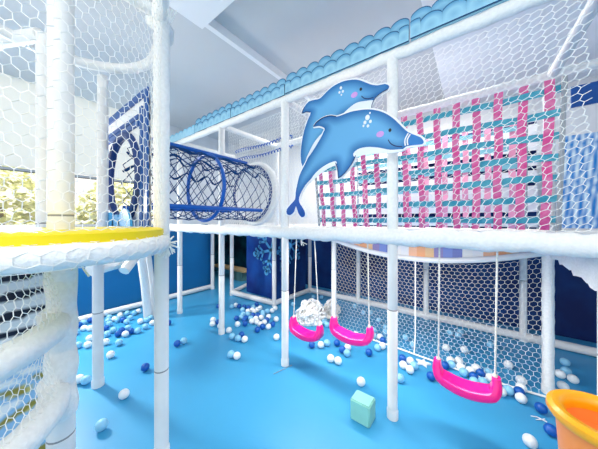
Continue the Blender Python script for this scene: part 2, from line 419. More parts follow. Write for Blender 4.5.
# draped net bundle on the right side beam
dr = MB(); A_ = Vector((0.45, 2.62, DECK)); B_ = Vector((0.545, 1.84, DECK)); vs = []; nn = 26; mm = 9
for i in range(nn + 1):
    for j in range(mm + 1):
        u = i / nn; v = j / mm; q = A_.lerp(B_, u)
        d = 0.17 + 0.15 * u + 0.008 * math.sin(i * 1.9)
        vs.append((q.x - 0.012 * math.sin(v * PI) + 0.008 * math.sin(i * 1.1 + j * 1.6), q.y, q.z + 0.03 - d * v))
dr.add(vs, [(i * (mm + 1) + j, (i + 1) * (mm + 1) + j, (i + 1) * (mm + 1) + j + 1, i * (mm + 1) + j + 1) for i in range(nn) for j in range(mm)])
tag(dr.build('draped_net', 'wrap', None, True, (0.5, 2.2, DECK)), 'bundled white net draped over the side beam at the right edge', 'safety net')

# ------------------------------------------------------------------ scalloped valance
def scale_disc(mb, cx, cz, y, r, top, bot, edge, hw=9, zmin=-9):
    n = 30
    vs = [(cx, y, max(cz, zmin))]; cols = [tuple((a + b_) / 2 for a, b_ in zip(top, bot))]
    for rr, dy in ((r * 0.5, 0), (r * 0.91, 0), (r * 0.93, 0), (r, 0)):
        for k in range(n):
            a = 2 * PI * k / n; z = max(zmin, cz + rr * math.sin(a)); vs.append((cx + max(-hw, min(hw, rr * math.cos(a))), y, z))
            t = max(0, min(1, 0.35 + 0.65 * (z - cz) / r)) if rr > r * 0.6 else 0.15
            base = tuple(bb_ + (tt - bb_) * t for tt, bb_ in zip(top, bot))
            cols.append(edge if rr > r * 0.92 else base)
    fs = [(0, 1 + (k + 1) % n, 1 + k) for k in range(n)]
    for q in range(3):
        for k in range(n):
            k2 = (k + 1) % n; fs.append((1 + q * n + k, 1 + q * n + k2, 1 + (q + 1) * n + k2, 1 + (q + 1) * n + k))
    # thickness: rim going back
    m0 = len(vs)
    for k in range(n):
        a = 2 * PI * k / n; vs.append((cx + max(-hw, min(hw, r * math.cos(a))), y + 0.012, max(zmin, cz + r * math.sin(a)))); cols.append(edge)
    for k in range(n):
        k2 = (k + 1) % n; fs.append((1 + 3 * n + k, 1 + 3 * n + k2, m0 + k2, m0 + k))
    fs.append(tuple(m0 + k for k in range(n)))
    mb.add(vs, fs, cols)
def valance(x0, x1, label, pale=False, rows=2, zb=0.0):
    mb = MB(); w_ = x1 - x0; n = max(3, round(w_ / 0.122)); s = w_ / n
    E = lin((36, 92, 140)); T1, B1 = lin((84, 156, 200)), lin((150, 206, 232)); T2, B2 = lin((78, 152, 198)), lin((168, 220, 240))
    if pale: E = lin((120, 186, 220)); T1 = T2 = lin((130, 200, 232)); B1 = B2 = lin((176, 222, 242))
    zt = TOP + 0.035 + zb
    if rows == 2:
        for i in range(n): scale_disc(mb, x0 + (i + 0.5) * s, zt + 0.098, ROW1 - 0.02, s * 0.66, T1, B1, E, s * 0.499, zt)
    for i in range(n + 1):
        cx = x0 + s * 0.25 if i == 0 else (x1 - s * 0.25 if i == n else x0 + i * s)
        scale_disc(mb, cx, zt + 0.03, ROW1 - 0.035, s * 0.66, T2, B2, E, s * (0.499 if 0 < i < n else 0.25), zt - 0.004)
    mb.box(((x0 + x1) / 2, ROW1 - 0.012, zt + 0.05), (w_, 0.012, 0.12), B1)
    o = mb.build('scalloped_valance', 'vcol', None, False, ((x0 + x1) / 2, ROW1, zt))
    tag(o, label, 'valance', 'blue scalloped boards along the top beam')
valance(-4.35, -3.07, 'pale blue low scalloped board at the far left end of the top beam', True, 1)
valance(-3.06, -2.27, 'blue fish-scale board on the top beam above the net tunnel, next to the pale one')
valance(-2.26, -1.445, 'short blue fish-scale board on the top beam left of the dolphins')
valance(-1.435, -0.352, 'long blue fish-scale board on the top beam above the dolphins', zb=0.01)
valance(-0.342, 0.75, 'large blue fish-scale board on the top beam at the upper right', zb=0.02)

# ------------------------------------------------------------------ dolphins (flat printed boards)
DY = 1.615
def z1(pts): return [(280 + x / 3.987, 60 + y / 3.987) for x, y in pts]
def z2(pts): return [(270 + x / 3.987, 140 + y / 3.987) for x, y in pts]
def resample(pts, step, closed=True):
    """Catmull-Rom through the points"""
    out = []; n = len(pts); P = [Vector(p) for p in pts]
    for i in range(n if closed else n - 1):
        p0 = P[i - 1] if closed or i > 0 else P[i]; p1 = P[i]; p2 = P[(i + 1) % n]; p3 = P[(i + 2) % n] if closed or i + 2 < n else p2
        k = max(2, int((p2 - p1).length / step))
        for j in range(k):
            t = j / k
            out.append(0.5 * ((2 * p1) + (p2 - p0) * t + (2 * p0 - 5 * p1 + 4 * p2 - p3) * t * t + (3 * p1 - p0 - 3 * p2 + p3) * t ** 3))
    if not closed: out.append(P[-1])
    return out
def flat_px(pts): return [Vector((at_y(x, y, DY).x, at_y(x, y, DY).z)) for x, y in pts]
def seg_d(p, poly):
    best = 9
    for i in range(len(poly)):
        a, b_ = poly[i - 1], poly[i]; ab = b_ - a; L = ab.length_squared
        t = 0 if L == 0 else max(0, min(1, (p - a).dot(ab) / L)); best = min(best, (a + ab * t - p).length)
    return best
def board(poly, y, th, colf, origin, step=0.018):
    poly = [Vector(p) for p in poly]
    xs = [p.x for p in poly]; zs = [p.y for p in poly]; n = len(poly); pts = list(poly)
    x = min(xs)
    if step:
        while x < max(xs):
            z = min(zs)
            while z < max(zs):
                q = Vector((x, z))
                ins = False
                for i in range(n):
                    a, c = poly[i - 1], poly[i]
                    if (a.y > z) != (c.y > z) and x < (c.x - a.x) * (z - a.y) / (c.y - a.y) + a.x: ins = not ins
                if ins and seg_d(q, poly) > step * 0.4: pts.append(q)
                z += step
            x += step
    r = delaunay_2d_cdt(pts, [(i, (i + 1) % n) for i in range(n)], [], 1, 1e-6)
    mb = MB()
    v2 = r[0]; fs = []
    for f in r[2]:
        a, b_, c = (v2[i] for i in f[:3])
        fs.append(tuple(f) if (b_ - a).cross(c - a) > 0 else tuple(reversed(f)))
    mb.add([(v.x, y, v.y) for v in v2], fs, [colf(v) for v in v2])
    ring = [(p.x, y, p.y) for p in poly] + [(p.x, y + th, p.y) for p in poly]
    ec = [colf(p) for p in poly] * 2
    mb.add(ring, [(i, (i + 1) % n, n + (i + 1) % n, n + i) for i in range(n)], ec)
    return mb
def offset(poly, d):
    n = len(poly); ar = sum(poly[i - 1].cross(poly[i]) for i in range(n)); s = 1 if ar > 0 else -1; out = []
    for i in range(n):
        t = (poly[(i + 1) % n] - poly[i - 1]); t = t.normalized() if t.length > 1e-9 else Vector((1, 0))
        out.append(poly[i] + Vector((t.y, -t.x)) * d * s)
    return out
def mixc(a, b_, t):
    t = max(0, min(1, t)); return tuple(x + (y - x) * t for x, y in zip(a, b_))
BL_E, BL_I, BL_T = lin((30, 106, 172)), lin((104, 176, 224)), lin((14, 84, 168))
WH = lin((250, 252, 255))
def dolphin(outline, extra_white, y, label, eye, cheek, mouth, spots, band=None, lines=(), tail_z=None, snout=None):
    poly = flat_px(resample(outline, 3.0))
    cx = sum(p.x for p in poly) / len(poly); cz = min(p.y for p in poly)
    org = Vector((cx, y, cz)); root = thing('dolphin_cutout', label, 'dolphin board', org, 0, 'dolphin boards on the front of the play frame')
    def fin(mb, name, m='vcol', parent=None):
        o = mb.build(name, m, parent or root, m != 'vcol'); me = o.data
        for v in me.vertices: v.co -= org
        return o
    def blue(v):
        d = seg_d(v, poly); c = mixc(BL_E, BL_I, (d - 0.004) / 0.075)
        if tail_z is not None: c = mixc(c, BL_T, (tail_z - v.y) / 0.14)
        if snout is not None: c = mixc(c, lin((40, 124, 196)), (v.x - snout) / 0.04)
        return c
    bp = offset(poly, 0.012)
    fin(board(bp, y + 0.004, 0.012, lambda v: WH, org, None), 'white_border')
    fin(board(poly, y, 0.004, blue, org), 'body')
    for i, wp in enumerate(extra_white):
        q = flat_px(resample(wp, 3.0)); fin(board(q, y - 0.0015, 0.0015, lambda v: lin((238, 244, 252)), org, None), 'belly')
    def disc(px, py, r, m, name, sy=1.0):
        p = at_y(px, py, DY); mb = MB(); vs = [(p.x + r * math.cos(a * PI / 8), y - 0.002, p.z + sy * r * math.sin(a * PI / 8)) for a in range(16)]
        vs2 = [(vx, y + 0.0, vz) for vx, vy, vz in vs]
        mb.add(vs + vs2, [tuple(range(16))] + [(i, (i + 1) % 16, 16 + (i + 1) % 16, 16 + i) for i in range(16)]); return fin(mb, name, m)
    e = disc(eye[0], eye[1], 0.010, 'dark', 'eye', 1.2)
    disc(cheek[0], cheek[1], 0.026, 'cheek', 'cheek', 0.8)
    for (sx, sy_, r) in spots: disc(sx, sy_, r, 'white', 'spot', 1.2)
    def stroke(pts, wid, m, name):
        q = flat_px(resample(pts, 1.5, False)); mb = MB(); L = []; R_ = []
        for i, p in enumerate(q):
            t = q[min(i + 1, len(q) - 1)] - q[max(i - 1, 0)]; t = t.normalized(); nn_ = Vector((-t.y, t.x)) * wid * 0.5
            L.append((p.x + nn_.x, y - 0.003, p.y + nn_.y)); R_.append((p.x - nn_.x, y - 0.003, p.y - nn_.y))
        k = len(q); mb.add(L + R_, [(i, i + 1, k + i + 1, k + i) for i in range(k - 1)]); fin(mb, name, m)
    stroke(mouth, 0.006, 'line', 'mouth')
    if band: 
        for bd in band: stroke(bd, 0.008, 'white', 'snout_band')
    for ln, wd in lines: stroke(ln, wd, 'line', 'outline')
up = z1([(432, 99), (415, 91), (385, 97), (355, 92), (325, 80), (300, 74), (270, 76), (240, 84), (205, 103), (180, 125), (155, 150), (135, 155), (110, 163), (92, 185), (82, 210), (100, 204), (118, 206), (105, 240), (92, 280), (82, 330), (78, 380), (84, 420), (100, 425), (130, 370), (170, 310), (225, 250), (250, 218), (290, 200), (330, 172), (368, 158), (372, 148), (400, 126), (425, 113)])
upw = z1([(372, 158), (335, 160), (300, 168), (268, 192), (240, 222), (280, 212), (330, 203), (362, 198), (366, 180)])
dolphin(up, [upw], DY + 0.016, 'blue smiling dolphin board, the upper one behind, snout pointing right under the valance', (360.0, 88.2), (353.4, 94.0),
        z1([(322, 140), (332, 149), (350, 151), (370, 146)]), [(340, 87, .010), (342, 90.5, .009), (338.5, 91.5, .008), (340.5, 94, .006)], lines=[(z1([(428, 112), (400, 128), (376, 150), (364, 176), (364, 190)]), 0.006), (z1([(118, 206), (100, 204), (84, 210), (94, 184)]), 0.007)])
lo = z1([(573, 324), (560, 308), (535, 298), (510, 287), (485, 265), (460, 240), (430, 218), (395, 203), (355, 197), (315, 200), (280, 207), (250, 218), (225, 226), (200, 223), (170, 232), (145, 250), (134, 266), (155, 262), (178, 272), (172, 290), (150, 330), (120, 375), (97, 420)]) + \
     z2([(118, 140), (108, 180), (102, 210), (100, 236), (84, 255), (67, 276), (67, 294), (80, 299), (95, 286), (103, 262), (112, 290), (126, 308), (138, 301), (136, 282), (121, 258), (114, 240), (120, 215), (140, 180), (165, 153), (200, 122), (240, 99), (262, 91), (270, 118), (273, 152), (298, 132), (325, 96), (342, 62)]) + \
     z1([(303, 364), (335, 352), (385, 353), (430, 361), (470, 361), (492, 353), (505, 343), (540, 338), (566, 335)])
low1 = z1([(292, 374), (310, 356), (345, 347), (390, 349), (440, 358), (488, 356), (486, 364), (440, 372), (380, 374), (330, 380), (300, 388)])
low2 = z2([(158, 166), (185, 128), (225, 98), (262, 84), (264, 98), (235, 112), (205, 132), (178, 156)])
low3 = z1([(172, 292), (160, 300), (136, 330), (112, 376), (104, 398), (122, 376), (150, 332)])
dolphin(lo, [low1, low2, low3], DY, 'big blue smiling dolphin board, the lower one in front, tail down over the deck beam', (390, 130.2), (380.2, 134.2),
        z1([(432, 318), (440, 332), (460, 343), (488, 346)]), [(367.5, 117.5, .016), (365, 122.5, .011), (370.5, 121.5, .010), (368, 126, .009), (363.5, 126, .007), (370, 113, .006)],
        band=[z1([(512, 292), (499, 318), (500, 342)]), z1([(520, 296), (508, 318), (510, 340)])],
        lines=[(z1([(134, 266), (145, 250), (170, 232), (200, 223), (225, 226)]), 0.007), (z2([(262, 91), (270, 118), (273, 152)]), 0.006), (z2([(273, 152), (298, 132), (325, 96), (342, 62)]), 0.006)], tail_z=1.72, snout=at_y(404, 140, DY).x)

# ------------------------------------------------------------------ woven strap walls
def strap_wall(label, x0, x1, ya, za, yb, zb, npk, nt_, mp, mtt, off=0.0, z_hi=None):
    t = thing('woven_strap_wall', label, 'strap wall', ((x0 + x1) / 2, ya, za), 0, 'woven strap walls on the upper deck')
    def pt(u, v): return Vector(((x1 - x0) * (u - 0.5), (yb - ya) * v, (zb - za) * v))
    nrm = Vector((0, -(zb - za), (yb - ya))).normalized()
    for i in range(npk):
        u = (i + 0.5) / npk; mb = MB(); vs = []; K = nt_ * 6
        hw = 0.028 / (x1 - x0)
        for k in range(K + 1):
            v = k / K; d = nrm * (0.008 * math.sin(v * nt_ * PI + (PI if i % 2 else 0)))
            j = 0.004 * math.sin(i * 2.1 + k * 0.3) / (x1 - x0)
            vs += [pt(u - hw + j, v) + d, pt(u + hw + j, v) + d]
        mb.add(vs, [(2 * k, 2 * k + 1, 2 * k + 3, 2 * k + 2) for k in range(K)]); o = mb.build('upright_strap', mp, t)
    for i in range(nt_):
        v0 = (i + 0.5) / nt_; mb = MB(); vs = []; K = npk * 6; hv = 0.026 / abs(zb - za)
        for k in range(K + 1):
            u = k / K; d = nrm * (-0.008 * math.sin(u * npk * PI + (PI if i % 2 else 0))); j = 0.006 * math.sin(k * 0.15 + i) / abs(zb - za)
            vs += [pt(u, v0 - hv + j) + d, pt(u, v0 + hv + j) + d]
        mb.add(vs, [(2 * k, 2 * k + 1, 2 * k + 3, 2 * k + 2) for k in range(K)]); mb.build('cross_strap', mtt, t)
    mb = MB()
    for u in (0, 1): mb.tube([pt(u, 0), pt(u, 1)], 0.016, 8)
    mb.build('edge_tube', 'grey', t)
strap_wall('front woven wall of hot pink upright and teal cross straps on the upper deck', -1.66, 0.52, 2.66, 1.32, 2.50, 2.44, 15, 7, 'pstrap', 'tstrap')
strap_wall('paler woven strap wall behind the front one', -1.40, 0.42, 3.35, 1.30, 3.30, 2.45, 9, 6, 'ppale', 'tpale')
# white slatted ladder boards behind the straps
sl = thing('slatted_screen', 'white slatted screen with dark gaps behind the woven straps', 'screen', (-0.5, 3.62, DECK))
for k in range(7):
    mb = MB(); mb.box((0, 0, 0.1 + k * 0.17), (2.1, 0.02, 0.12)); mb.build('slat', 'white', sl, False)
mb = MB(); mb.box((0, 0.05, 0.62), (2.1, 0.015, 1.2)); mb.build('backing', 'dnavy', sl, False)
# blue water print panel right
b = MB(); p0 = at_y(559, 228, 3.4); p1 = at_y(606, 160, 3.4)
n1, n2 = 26, 20; vs = []; cols = []; rr_ = random.Random(5)
for i in range(n1 + 1):
    for j in range(n2 + 1):
        x = p0.x + (p1.x - p0.x) * i / n1; z = p0.z + 0.9 * j / n2; vs.append((x, 3.4, z))
        k = math.sin(i * 0.9 + j * 1.3 + 2 * math.sin(j * 0.7)) + math.sin(i * 1.7 - j * 0.8)
        cols.append(mixc(lin((0, 128, 206)), lin((224, 244, 252)), 0.42 + k * 0.4))
b.add(vs, [(i * (n2 + 1) + j, (i + 1) * (n2 + 1) + j, (i + 1) * (n2 + 1) + j + 1, i * (n2 + 1) + j + 1) for i in range(n1) for j in range(n2)], cols)
b.add([(vs[0][0], 3.41, vs[0][2]), (vs[-1][0], 3.41, vs[0][2]), (vs[-1][0], 3.41, vs[-1][2]), (vs[0][0], 3.41, vs[-1][2])], [(0, 1, 2, 3)], lin((40, 150, 226)))
tag(b.build('printed_panel', 'vcol', None, False, (p0.x, 3.4, DECK)), 'blue and white water-print panel on the upper deck at the right edge', 'panel')

q0 = at_y(571, 108, 3.3); q1 = at_y(612, 78, 3.3)
b = MB(); b.box(((q0.x + q1.x) / 2, 3.3, (q0.z + q1.z) / 2), (q1.x - q0.x, 0.02, abs(q1.z - q0.z)))
tag(b.build('blue_board', 'sblue', None, False, ((q0.x + q1.x) / 2, 3.3, q0.z)), 'plain blue board high up at the right edge, behind the upper net', 'board')
# ------------------------------------------------------------------ net tunnel and its entrance panel
tn = thing('net_tunnel', 'dark blue rope net crawl tunnel with two blue hoops above the deck beam', 'tunnel', (TX, TY0, TZ))
def hoop(y, R_, r, m, name='hoop'):
    mb = MB(); mb.tube([(R_ * math.cos(a * 2 * PI / 40), y - TY0, R_ * math.sin(a * 2 * PI / 40)) for a in range(40)], r, 8, closed=True); return mb.build(name, m, tn)
hoop(TY1, TR, 0.018, 'bluetube'); hoop(TY2 - 0.03, TR, 0.016, 'navytube'); hoop(TY2 + 0.03, TR + 0.03, 0.035, 'wrap', 'end_ring')
for a, r in ((86, 0.019), (-38, 0.019), (-142, 0.017)):
    x, z = (TR + 0.02) * math.cos(math.radians(a)), (TR + 0.02) * math.sin(math.radians(a))
    mb = MB(); mb.tube([(x, 0.02, z), (x, TY2 - TY0 - 0.12, z)], r, 10); mb.build('rail', 'bluetube', tn)
mb = MB(); nseg = 24; nl = 22; L = TY2 - TY0
def tp(k, l):
    a = 2 * PI * k / nseg; sag = TR * (0.97 + 0.02 * math.sin(l * 1.1 + k)); return Vector((sag * math.cos(a), 0.02 + (L - 0.05) * l / nl, sag * math.sin(a)))
for k in range(0, nseg, 2):
    for l in range(0, nl):
        o1 = l % 2
        mb.tube([tp(k + o1, l), tp(k + 1 - o1, l + 1)], 0.0036, 4, False); mb.tube([tp(k + 2 - o1 if o1 == 0 else k + 1, l), tp(k + 1 if o1 == 0 else k + 2, l + 1)], 0.0036, 4, False)
mb.build('rope_net', 'bluerope', tn)
for (a, rr, sd) in ((128, 0.008, 0), (58, 0.011, 1), (30, 0.008, 3), (155, 0.009, 2)):   # bunched ropes along the top
    mb = MB(); pts = [(TR * math.cos(math.radians(a + 7 * math.sin(i * 0.8 + sd))), 0.03 + 1.15 * i / 40, (TR + 0.0) * math.sin(math.radians(a + 7 * math.sin(i * 0.8 + sd)))) for i in range(41)]
    mb.tube(pts, [rr * (1 + 0.4 * math.sin(i * 1.3)) for i in range(41)], 6); mb.build('bunched_rope', 'bluerope', tn)

PX0, PX1, PY, PZ0, PZ1 = -2.72, -1.72, 0.64, DECK + 0.06, 2.28
ep = thing('tunnel_entrance_panel', 'white panel with blue stripes and a round hole, entrance of the net tunnel', 'panel', ((PX0 + PX1) / 2, PY, PZ0))
HXc, HZc, HR = -2.19, 1.72, 0.31
mb = MB(); xm = (PX0 + PX1) / 2; n = 48; vs = []
outer = []
for k in range(n):
    a = 2 * PI * k / n; dx, dz = math.cos(a), math.sin(a)
    t = min(((PX1 if dx > 0 else PX0) - HXc) / dx if abs(dx) > 1e-6 else 9, ((PZ1 if dz > 0 else PZ0) - HZc) / dz if abs(dz) > 1e-6 else 9)
    outer.append((HXc + dx * t - xm, HZc + dz * t - PZ0))
inner = [(HXc + HR * math.cos(2 * PI * k / n) - xm, HZc + HR * math.sin(2 * PI * k / n) - PZ0) for k in range(n)]
for y in (-0.008, 0.008):
    vs += [(x, y, z) for x, z in outer] + [(x, y, z) for x, z in inner]
fs = []
for k in range(n):
    k2 = (k + 1) % n
    fs += [(k, k2, n + k2, n + k), (2 * n + k, 3 * n + k, 3 * n + k2, 2 * n + k2), (n + k, n + k2, 3 * n + k2, 3 * n + k)]
mb.add(vs, fs); mb.build('board', 'white', ep, False)
mb = MB(); mb.tube([((HR + 0.02) * math.cos(a * 2 * PI / 40) + HXc - xm, -0.015, (HR + 0.02) * math.sin(a * 2 * PI / 40) + HZc - PZ0) for a in range(40)], 0.03, 8, closed=True); mb.build('hole_ring', 'navytube', ep)
def strip(x0, x1, z0, z1, m='sblue', dy=0): 
    mb = MB(); mb.box(((x0 + x1) / 2 - xm, -0.013 - dy, (z0 + z1) / 2 - PZ0), (x1 - x0, 0.012, z1 - z0)); mb.build('stripe', m, ep, False)
strip(PX0, PX1, PZ1 - 0.05, PZ1); strip(PX1 - 0.05, PX1, PZ0, PZ1 - 0.05); strip(PX1 - 0.13, PX1 - 0.09, PZ0, PZ1 - 0.1)
strip(PX0 + 0.02, PX0 + 0.10, PZ0, PZ1 - 0.18); strip(PX0 + 0.1, PX1 - 0.16, PZ1 - 0.17, PZ1 - 0.14); strip(PX0 + 0.1, PX1 - 0.16, 2.06, 2.10)
mb = MB()
for (x, r) in ((-2.02, 0.13), (-2.2, 0.09), (-2.36, 0.11)):
    vs = [(x - xm + r * math.cos(a * PI / 12), -0.06, 0.012 + r * math.sin(a * PI / 12)) for a in range(13)]; v2 = [(a_, -0.045, c_) for a_, b_, c_ in vs]
    mb.add(vs + v2, [tuple(range(13)), tuple(range(25, 12, -1))] + [(i, i + 1, 14 + i, 13 + i) for i in range(12)])
mb.build('wave_trim', 'lblue', ep, False)

# ------------------------------------------------------------------ round net tower on the left
TC = Vector((-1.505, 0.16, 0)); RT = 0.425
tw = thing('net_tower', 'round white net tower with yellow deck edge at the left', 'play tower', TC)
def tpost(x, y, z0, z1, **k): return post(x, y, z0, z1, parent=tw, off=TC, **k)
tpost(-1.475, 0.61, 0, DECK, joint=0.52, r=0.038)                      # right post, lower
tpost(-1.475, 0.61, DECK, TOP + 0.1, m='wrap', cap=False, r=0.041)
tpost(-1.463, 0.19, 0, DECK - 0.0, joint=0.45, r=0.047)
tpost(-1.463, 0.19, DECK, TOP + 0.1, cap=False, joint=1.42, r=0.044)
tpost(-2.54, 0.55, 0, DECK, joint=0.62, r=0.038)
tpost(-2.40, 0.55, DECK, TOP, cap=False, r=0.036)
tpost(-2.16, 0.21, 0, TOP, cap=True, joint=1.38, r=0.042)
def ring(R_, z, r, a0, a1, name, m, lump=0, c=(0, 0)):
    k = 44; pts = [(c[0] + R_ * math.cos(math.radians(a0 + (a1 - a0) * i / k)), c[1] + R_ * math.sin(math.radians(a0 + (a1 - a0) * i / k)), z + wob(i, lump)) for i in range(k + 1)]
    mb = MB(); mb.tube(pts, [r * (1 + wob(i * 1.4, lump * 5)) for i in range(k + 1)], 14); return mb.build(name, m, tw)
ring(RT, DECK, 0.043, 98, -120, 'deck_ring', 'wrap', 0.003)
mb = MB(); mb.lathe((0, 0, 0), [(0.02, DECK + 0.028), (RT - 0.008, DECK + 0.028), (RT + 0.012, DECK + 0.032), (RT + 0.012, DECK + 0.072), (RT - 0.004, DECK + 0.079), (0.02, DECK + 0.079)], 48); mb.build('deck_mat', 'yellow', tw)
mb = MB(); mb.box((-0.62, 0.1, DECK + 0.02), (1.0, 0.7, 0.06)); mb.build('deck', 'deckmat', tw, False)
mb = MB(); mb.tube([(0.045, 0.45, TOP), (0.0, 0.5, TOP), (-0.07, 0.53, TOP)] + [(-0.37 + 0.47 * math.cos(math.radians(a)), 0.06 + 0.49 * math.sin(math.radians(a)), TOP) for a in range(74, 216, 5)], 0.034, 14); mb.build('top_hoop', 'foam', tw)
ring(RT, TOP + 0.02, 0.04, 95, -120, 'top_hoop', 'wrap', 0.003)
mb = MB(); mb.tube([(0.04, 0.01, TOP + 0.03), (0.045, 0.45, TOP + 0.03)], 0.034, 10); mb.build('top_beam', 'foam', tw)
mb = MB(); mb.tube([(-0.67, 0.03, TOP), (-0.95, -0.12, TOP), (-1.4, -0.3, TOP)], 0.04, 10); mb.build('top_beam', 'foam', tw)
mb = MB(); mb.tube([(-0.72, 0.42, DECK), (0.0, 0.45, DECK)], 0.042, 10); mb.build('deck_beam', 'foam', tw)
mb = MB(); mb.tube([(-1.1, 0.39, DECK), (-0.72, 0.42, DECK)], 0.04, 10); mb.build('deck_beam', 'foam', tw)
# lower half-round rings bulging toward the room
LC = (0.03, -0.42); LR = 0.43
for z_ in (0.965, 0.665): ring(LR, z_, 0.05, 95, -90, 'lower_ring', 'wrap', 0.004, c=LC)
# fold of net wrapped round the lower post
mb = MB(); k = 26; mb.tube([(0.055 + 0.012 * math.sin(i * 1.1), 0.03, 0.56 + 0.70 * i / k) for i in range(k + 1)], [0.052 * (1 + 0.07 * math.sin(i * 0.9 + 1)) for i in range(k + 1)], 12); mb.build('net_fold', 'wrap', tw)
def tower_net(u, v):
    a = math.radians(96) - u / RT; rr = RT + 0.012 - 0.015 * math.sin(PI * v / 1.25); return (TC.x + rr * math.cos(a), TC.y + rr * math.sin(a), DECK + 0.085 + v)
net_thing(net(tower_net, RT * math.radians(215), 1.23, 0.034, 0.033, 0.0014, 0.003), 'white hexagon net curving round the upper storey of the tower at the left', (TC.x, TC.y, DECK), 'netcream')
def deck_net(u, v):
    a = math.radians(96) - u / RT; b_ = math.radians(-70 + v / 0.18 * 200); r_ = 0.0455
    return (TC.x + (RT + r_ * math.cos(b_)) * math.cos(a), TC.y + (RT + r_ * math.cos(b_)) * math.sin(a), DECK + r_ * math.sin(b_) + 0.001)
net_thing(net(deck_net, RT * math.radians(215), 0.18, 0.05, 0.045, 0.0013, 0.004), 'white net wrapped over the deck ring below the yellow edge of the tower', (TC.x, TC.y, DECK), 'netcream')
def lower_net(u, v):
    a = math.radians(96) - u / LR; k = 0.02 * math.sin(v * 17); return (TC.x + LC[0] + (LR + k) * math.cos(a), TC.y + LC[1] + (LR + k) * math.sin(a), 0.58 + v)
net_thing(net(lower_net, LR * math.radians(185), 0.68, 0.027, 0.027, 0.0014, 0.004), 'white net with two padded rings under the tower deck at the lower left', (TC.x, TC.y - 0.4, 0.6), 'netcream')
# knots of loose cord at the tower corner
rk = random.Random(11)
def tuft(p, n, ln, label):
    mb = MB()
    for i in range(n):
        d = Vector((rk.uniform(-0.3, 1), rk.uniform(-1, 0.3), rk.uniform(-1, 0.5))).normalized(); e = Vector((rk.uniform(-1, 1), rk.uniform(-1, 1), rk.uniform(-1, 1))) * ln * 0.4
        mb.tube([(0, 0, 0), d * ln * 0.5 + e * 0.3, d * ln + e], 0.004, 5)
    o = mb.build('loose_cord', 'net'); o.location = p; tag(o, label, 'cord', 'loose cord ends')
tuft(at_t(167, 243, 1.26), 44, 0.07, 'frayed bunch of white cord ends at the right corner of the tower deck ring')
tuft(at_t(80, 262, 1.02), 4, 0.06, 'white cord ends dangling under the tower deck beside the net-wrapped post')
tuft(at_t(171, 22, 1.33), 3, 0.06, 'thin white cord ends at the top of the tower right post')
tuft(at_t(301, 241, 2.2), 7, 0.05, 'white knotted cord ends on the deck beam above the left swing')

# bent tubes of the slide support behind the tower
sp = thing('bent_tube_support', 'bent white tubes curving down to the floor behind the tower right post', 'support frame', (-3.6, 1.3, 0))
so_ = Vector((-3.6, 1.3, 0))
def btube(pts, r):
    mb = MB(); q = [Vector(p) - so_ for p in pts]; mb.tube(q, r, 12); mb.build('tube', 'foam', sp)
btube([at_t(139, 236, 3.1), at_t(141, 255, 3.15), at_t(145, 285, 3.22), on_floor(148, 318)], 0.052)
btube([at_t(145, 236, 3.3), at_t(148, 258, 3.35), at_t(151.5, 285, 3.42), on_floor(153, 316)], 0.045)
btube([at_t(124, 271, 2.6), at_t(142, 248, 2.9)], 0.055)
btube([at_t(92, 269, 2.4), at_t(130, 259, 2.9)], 0.075)

# mural board behind the lower tower net
mu = MB(); cells = 70; vs = []; cols = []; X0, X1 = -1.15, 0.25; yb_ = -1.95
def mural(s, h):
    if h > 0.78:
        k = math.sin((h - 0.12 * math.sin(s * 3) + 0.25 * s) * 62); c = lin((236, 238, 240)) if k > -0.25 else lin((18, 24, 48))
        if s < -0.02 and h > 1.0 and h < 1.12: c = lin((140, 60, 90))
        return c
    if h > 0.74: return lin((240, 242, 244))
    k = math.sin(s * 30 + 9 * math.sin(h * 11)) + math.sin(h * 44 - 14 * s)
    return lin((150, 142, 60)) if k > 0.95 else (lin((206, 196, 120)) if k > 0.7 else lin((150, 196, 232)) if k > -0.8 else lin((236, 242, 246)))
for i in range(cells + 1):
    for j in range(cells + 1):
        s = X0 + (X1 - X0) * i / cells; h = 0.02 + 1.2 * j / cells; vs.append((yb_, s, h)); cols.append(mural(s, h))
mu.add(vs, [(i * (cells + 1) + j, (i + 1) * (cells + 1) + j, (i + 1) * (cells + 1) + j + 1, i * (cells + 1) + j + 1) for i in range(cells) for j in range(cells)], cols)
mu.box((yb_ - 0.015, (X0 + X1) / 2, 0.62), (0.02, X1 - X0, 1.2), lin((220, 225, 230)))
tag(mu.build('mural_board', 'vcol', None, False, (yb_, -0.4, 0)), 'printed board with dark and white stripes above olive leaves, behind the lower tower net', 'board')

# ------------------------------------------------------------------ snowflake panels under the deck
def flake(mb, c, ax, R_, y_off, seed=0):
    """six-armed snowflake built flat on a panel: c centre, ax horizontal axis, nrm offset"""
    up_ = Vector((0, 0, 1)); nrm = ax.cross(up_)
    def bar(p, q, wd):
        d = (q - p).normalized(); s_ = Vector((-d.y, d.x)) * wd / 2
        P_ = [p + s_, p - s_, q - s_, q + s_]
        mb.add([c + ax * a.x + up_ * a.y + nrm * y_off for a in P_], [(0, 1, 2, 3)])
    def dot(p, r):
        mb.add([c + ax * (p.x + r * math.cos(k * PI / 6)) + up_ * (p.y + r * math.sin(k * PI / 6)) + nrm * y_off for k in range(12)], [tuple(range(12))])
    for k in range(6):
        a = k * PI / 3 + 0.25; d = Vector((math.cos(a), math.sin(a))); bar(Vector((0, 0)), d * R_, R_ * 0.11); dot(d * R_, R_ * 0.12)
        for f, l in ((0.45, 0.34), (0.72, 0.24)):
            for s_ in (-1, 1):
                e = Vector((math.cos(a + s_ * 0.9), math.sin(a + s_ * 0.9))); bar(d * R_ * f, d * R_ * f + e * R_ * l, R_ * 0.09); dot(d * R_ * f + e * R_ * l, R_ * 0.07)
pa = thing('snowflake_panel', 'navy mural panel with a big pale snowflake under the deck, facing the room', 'panel', (-3.03, 2.95, 0))
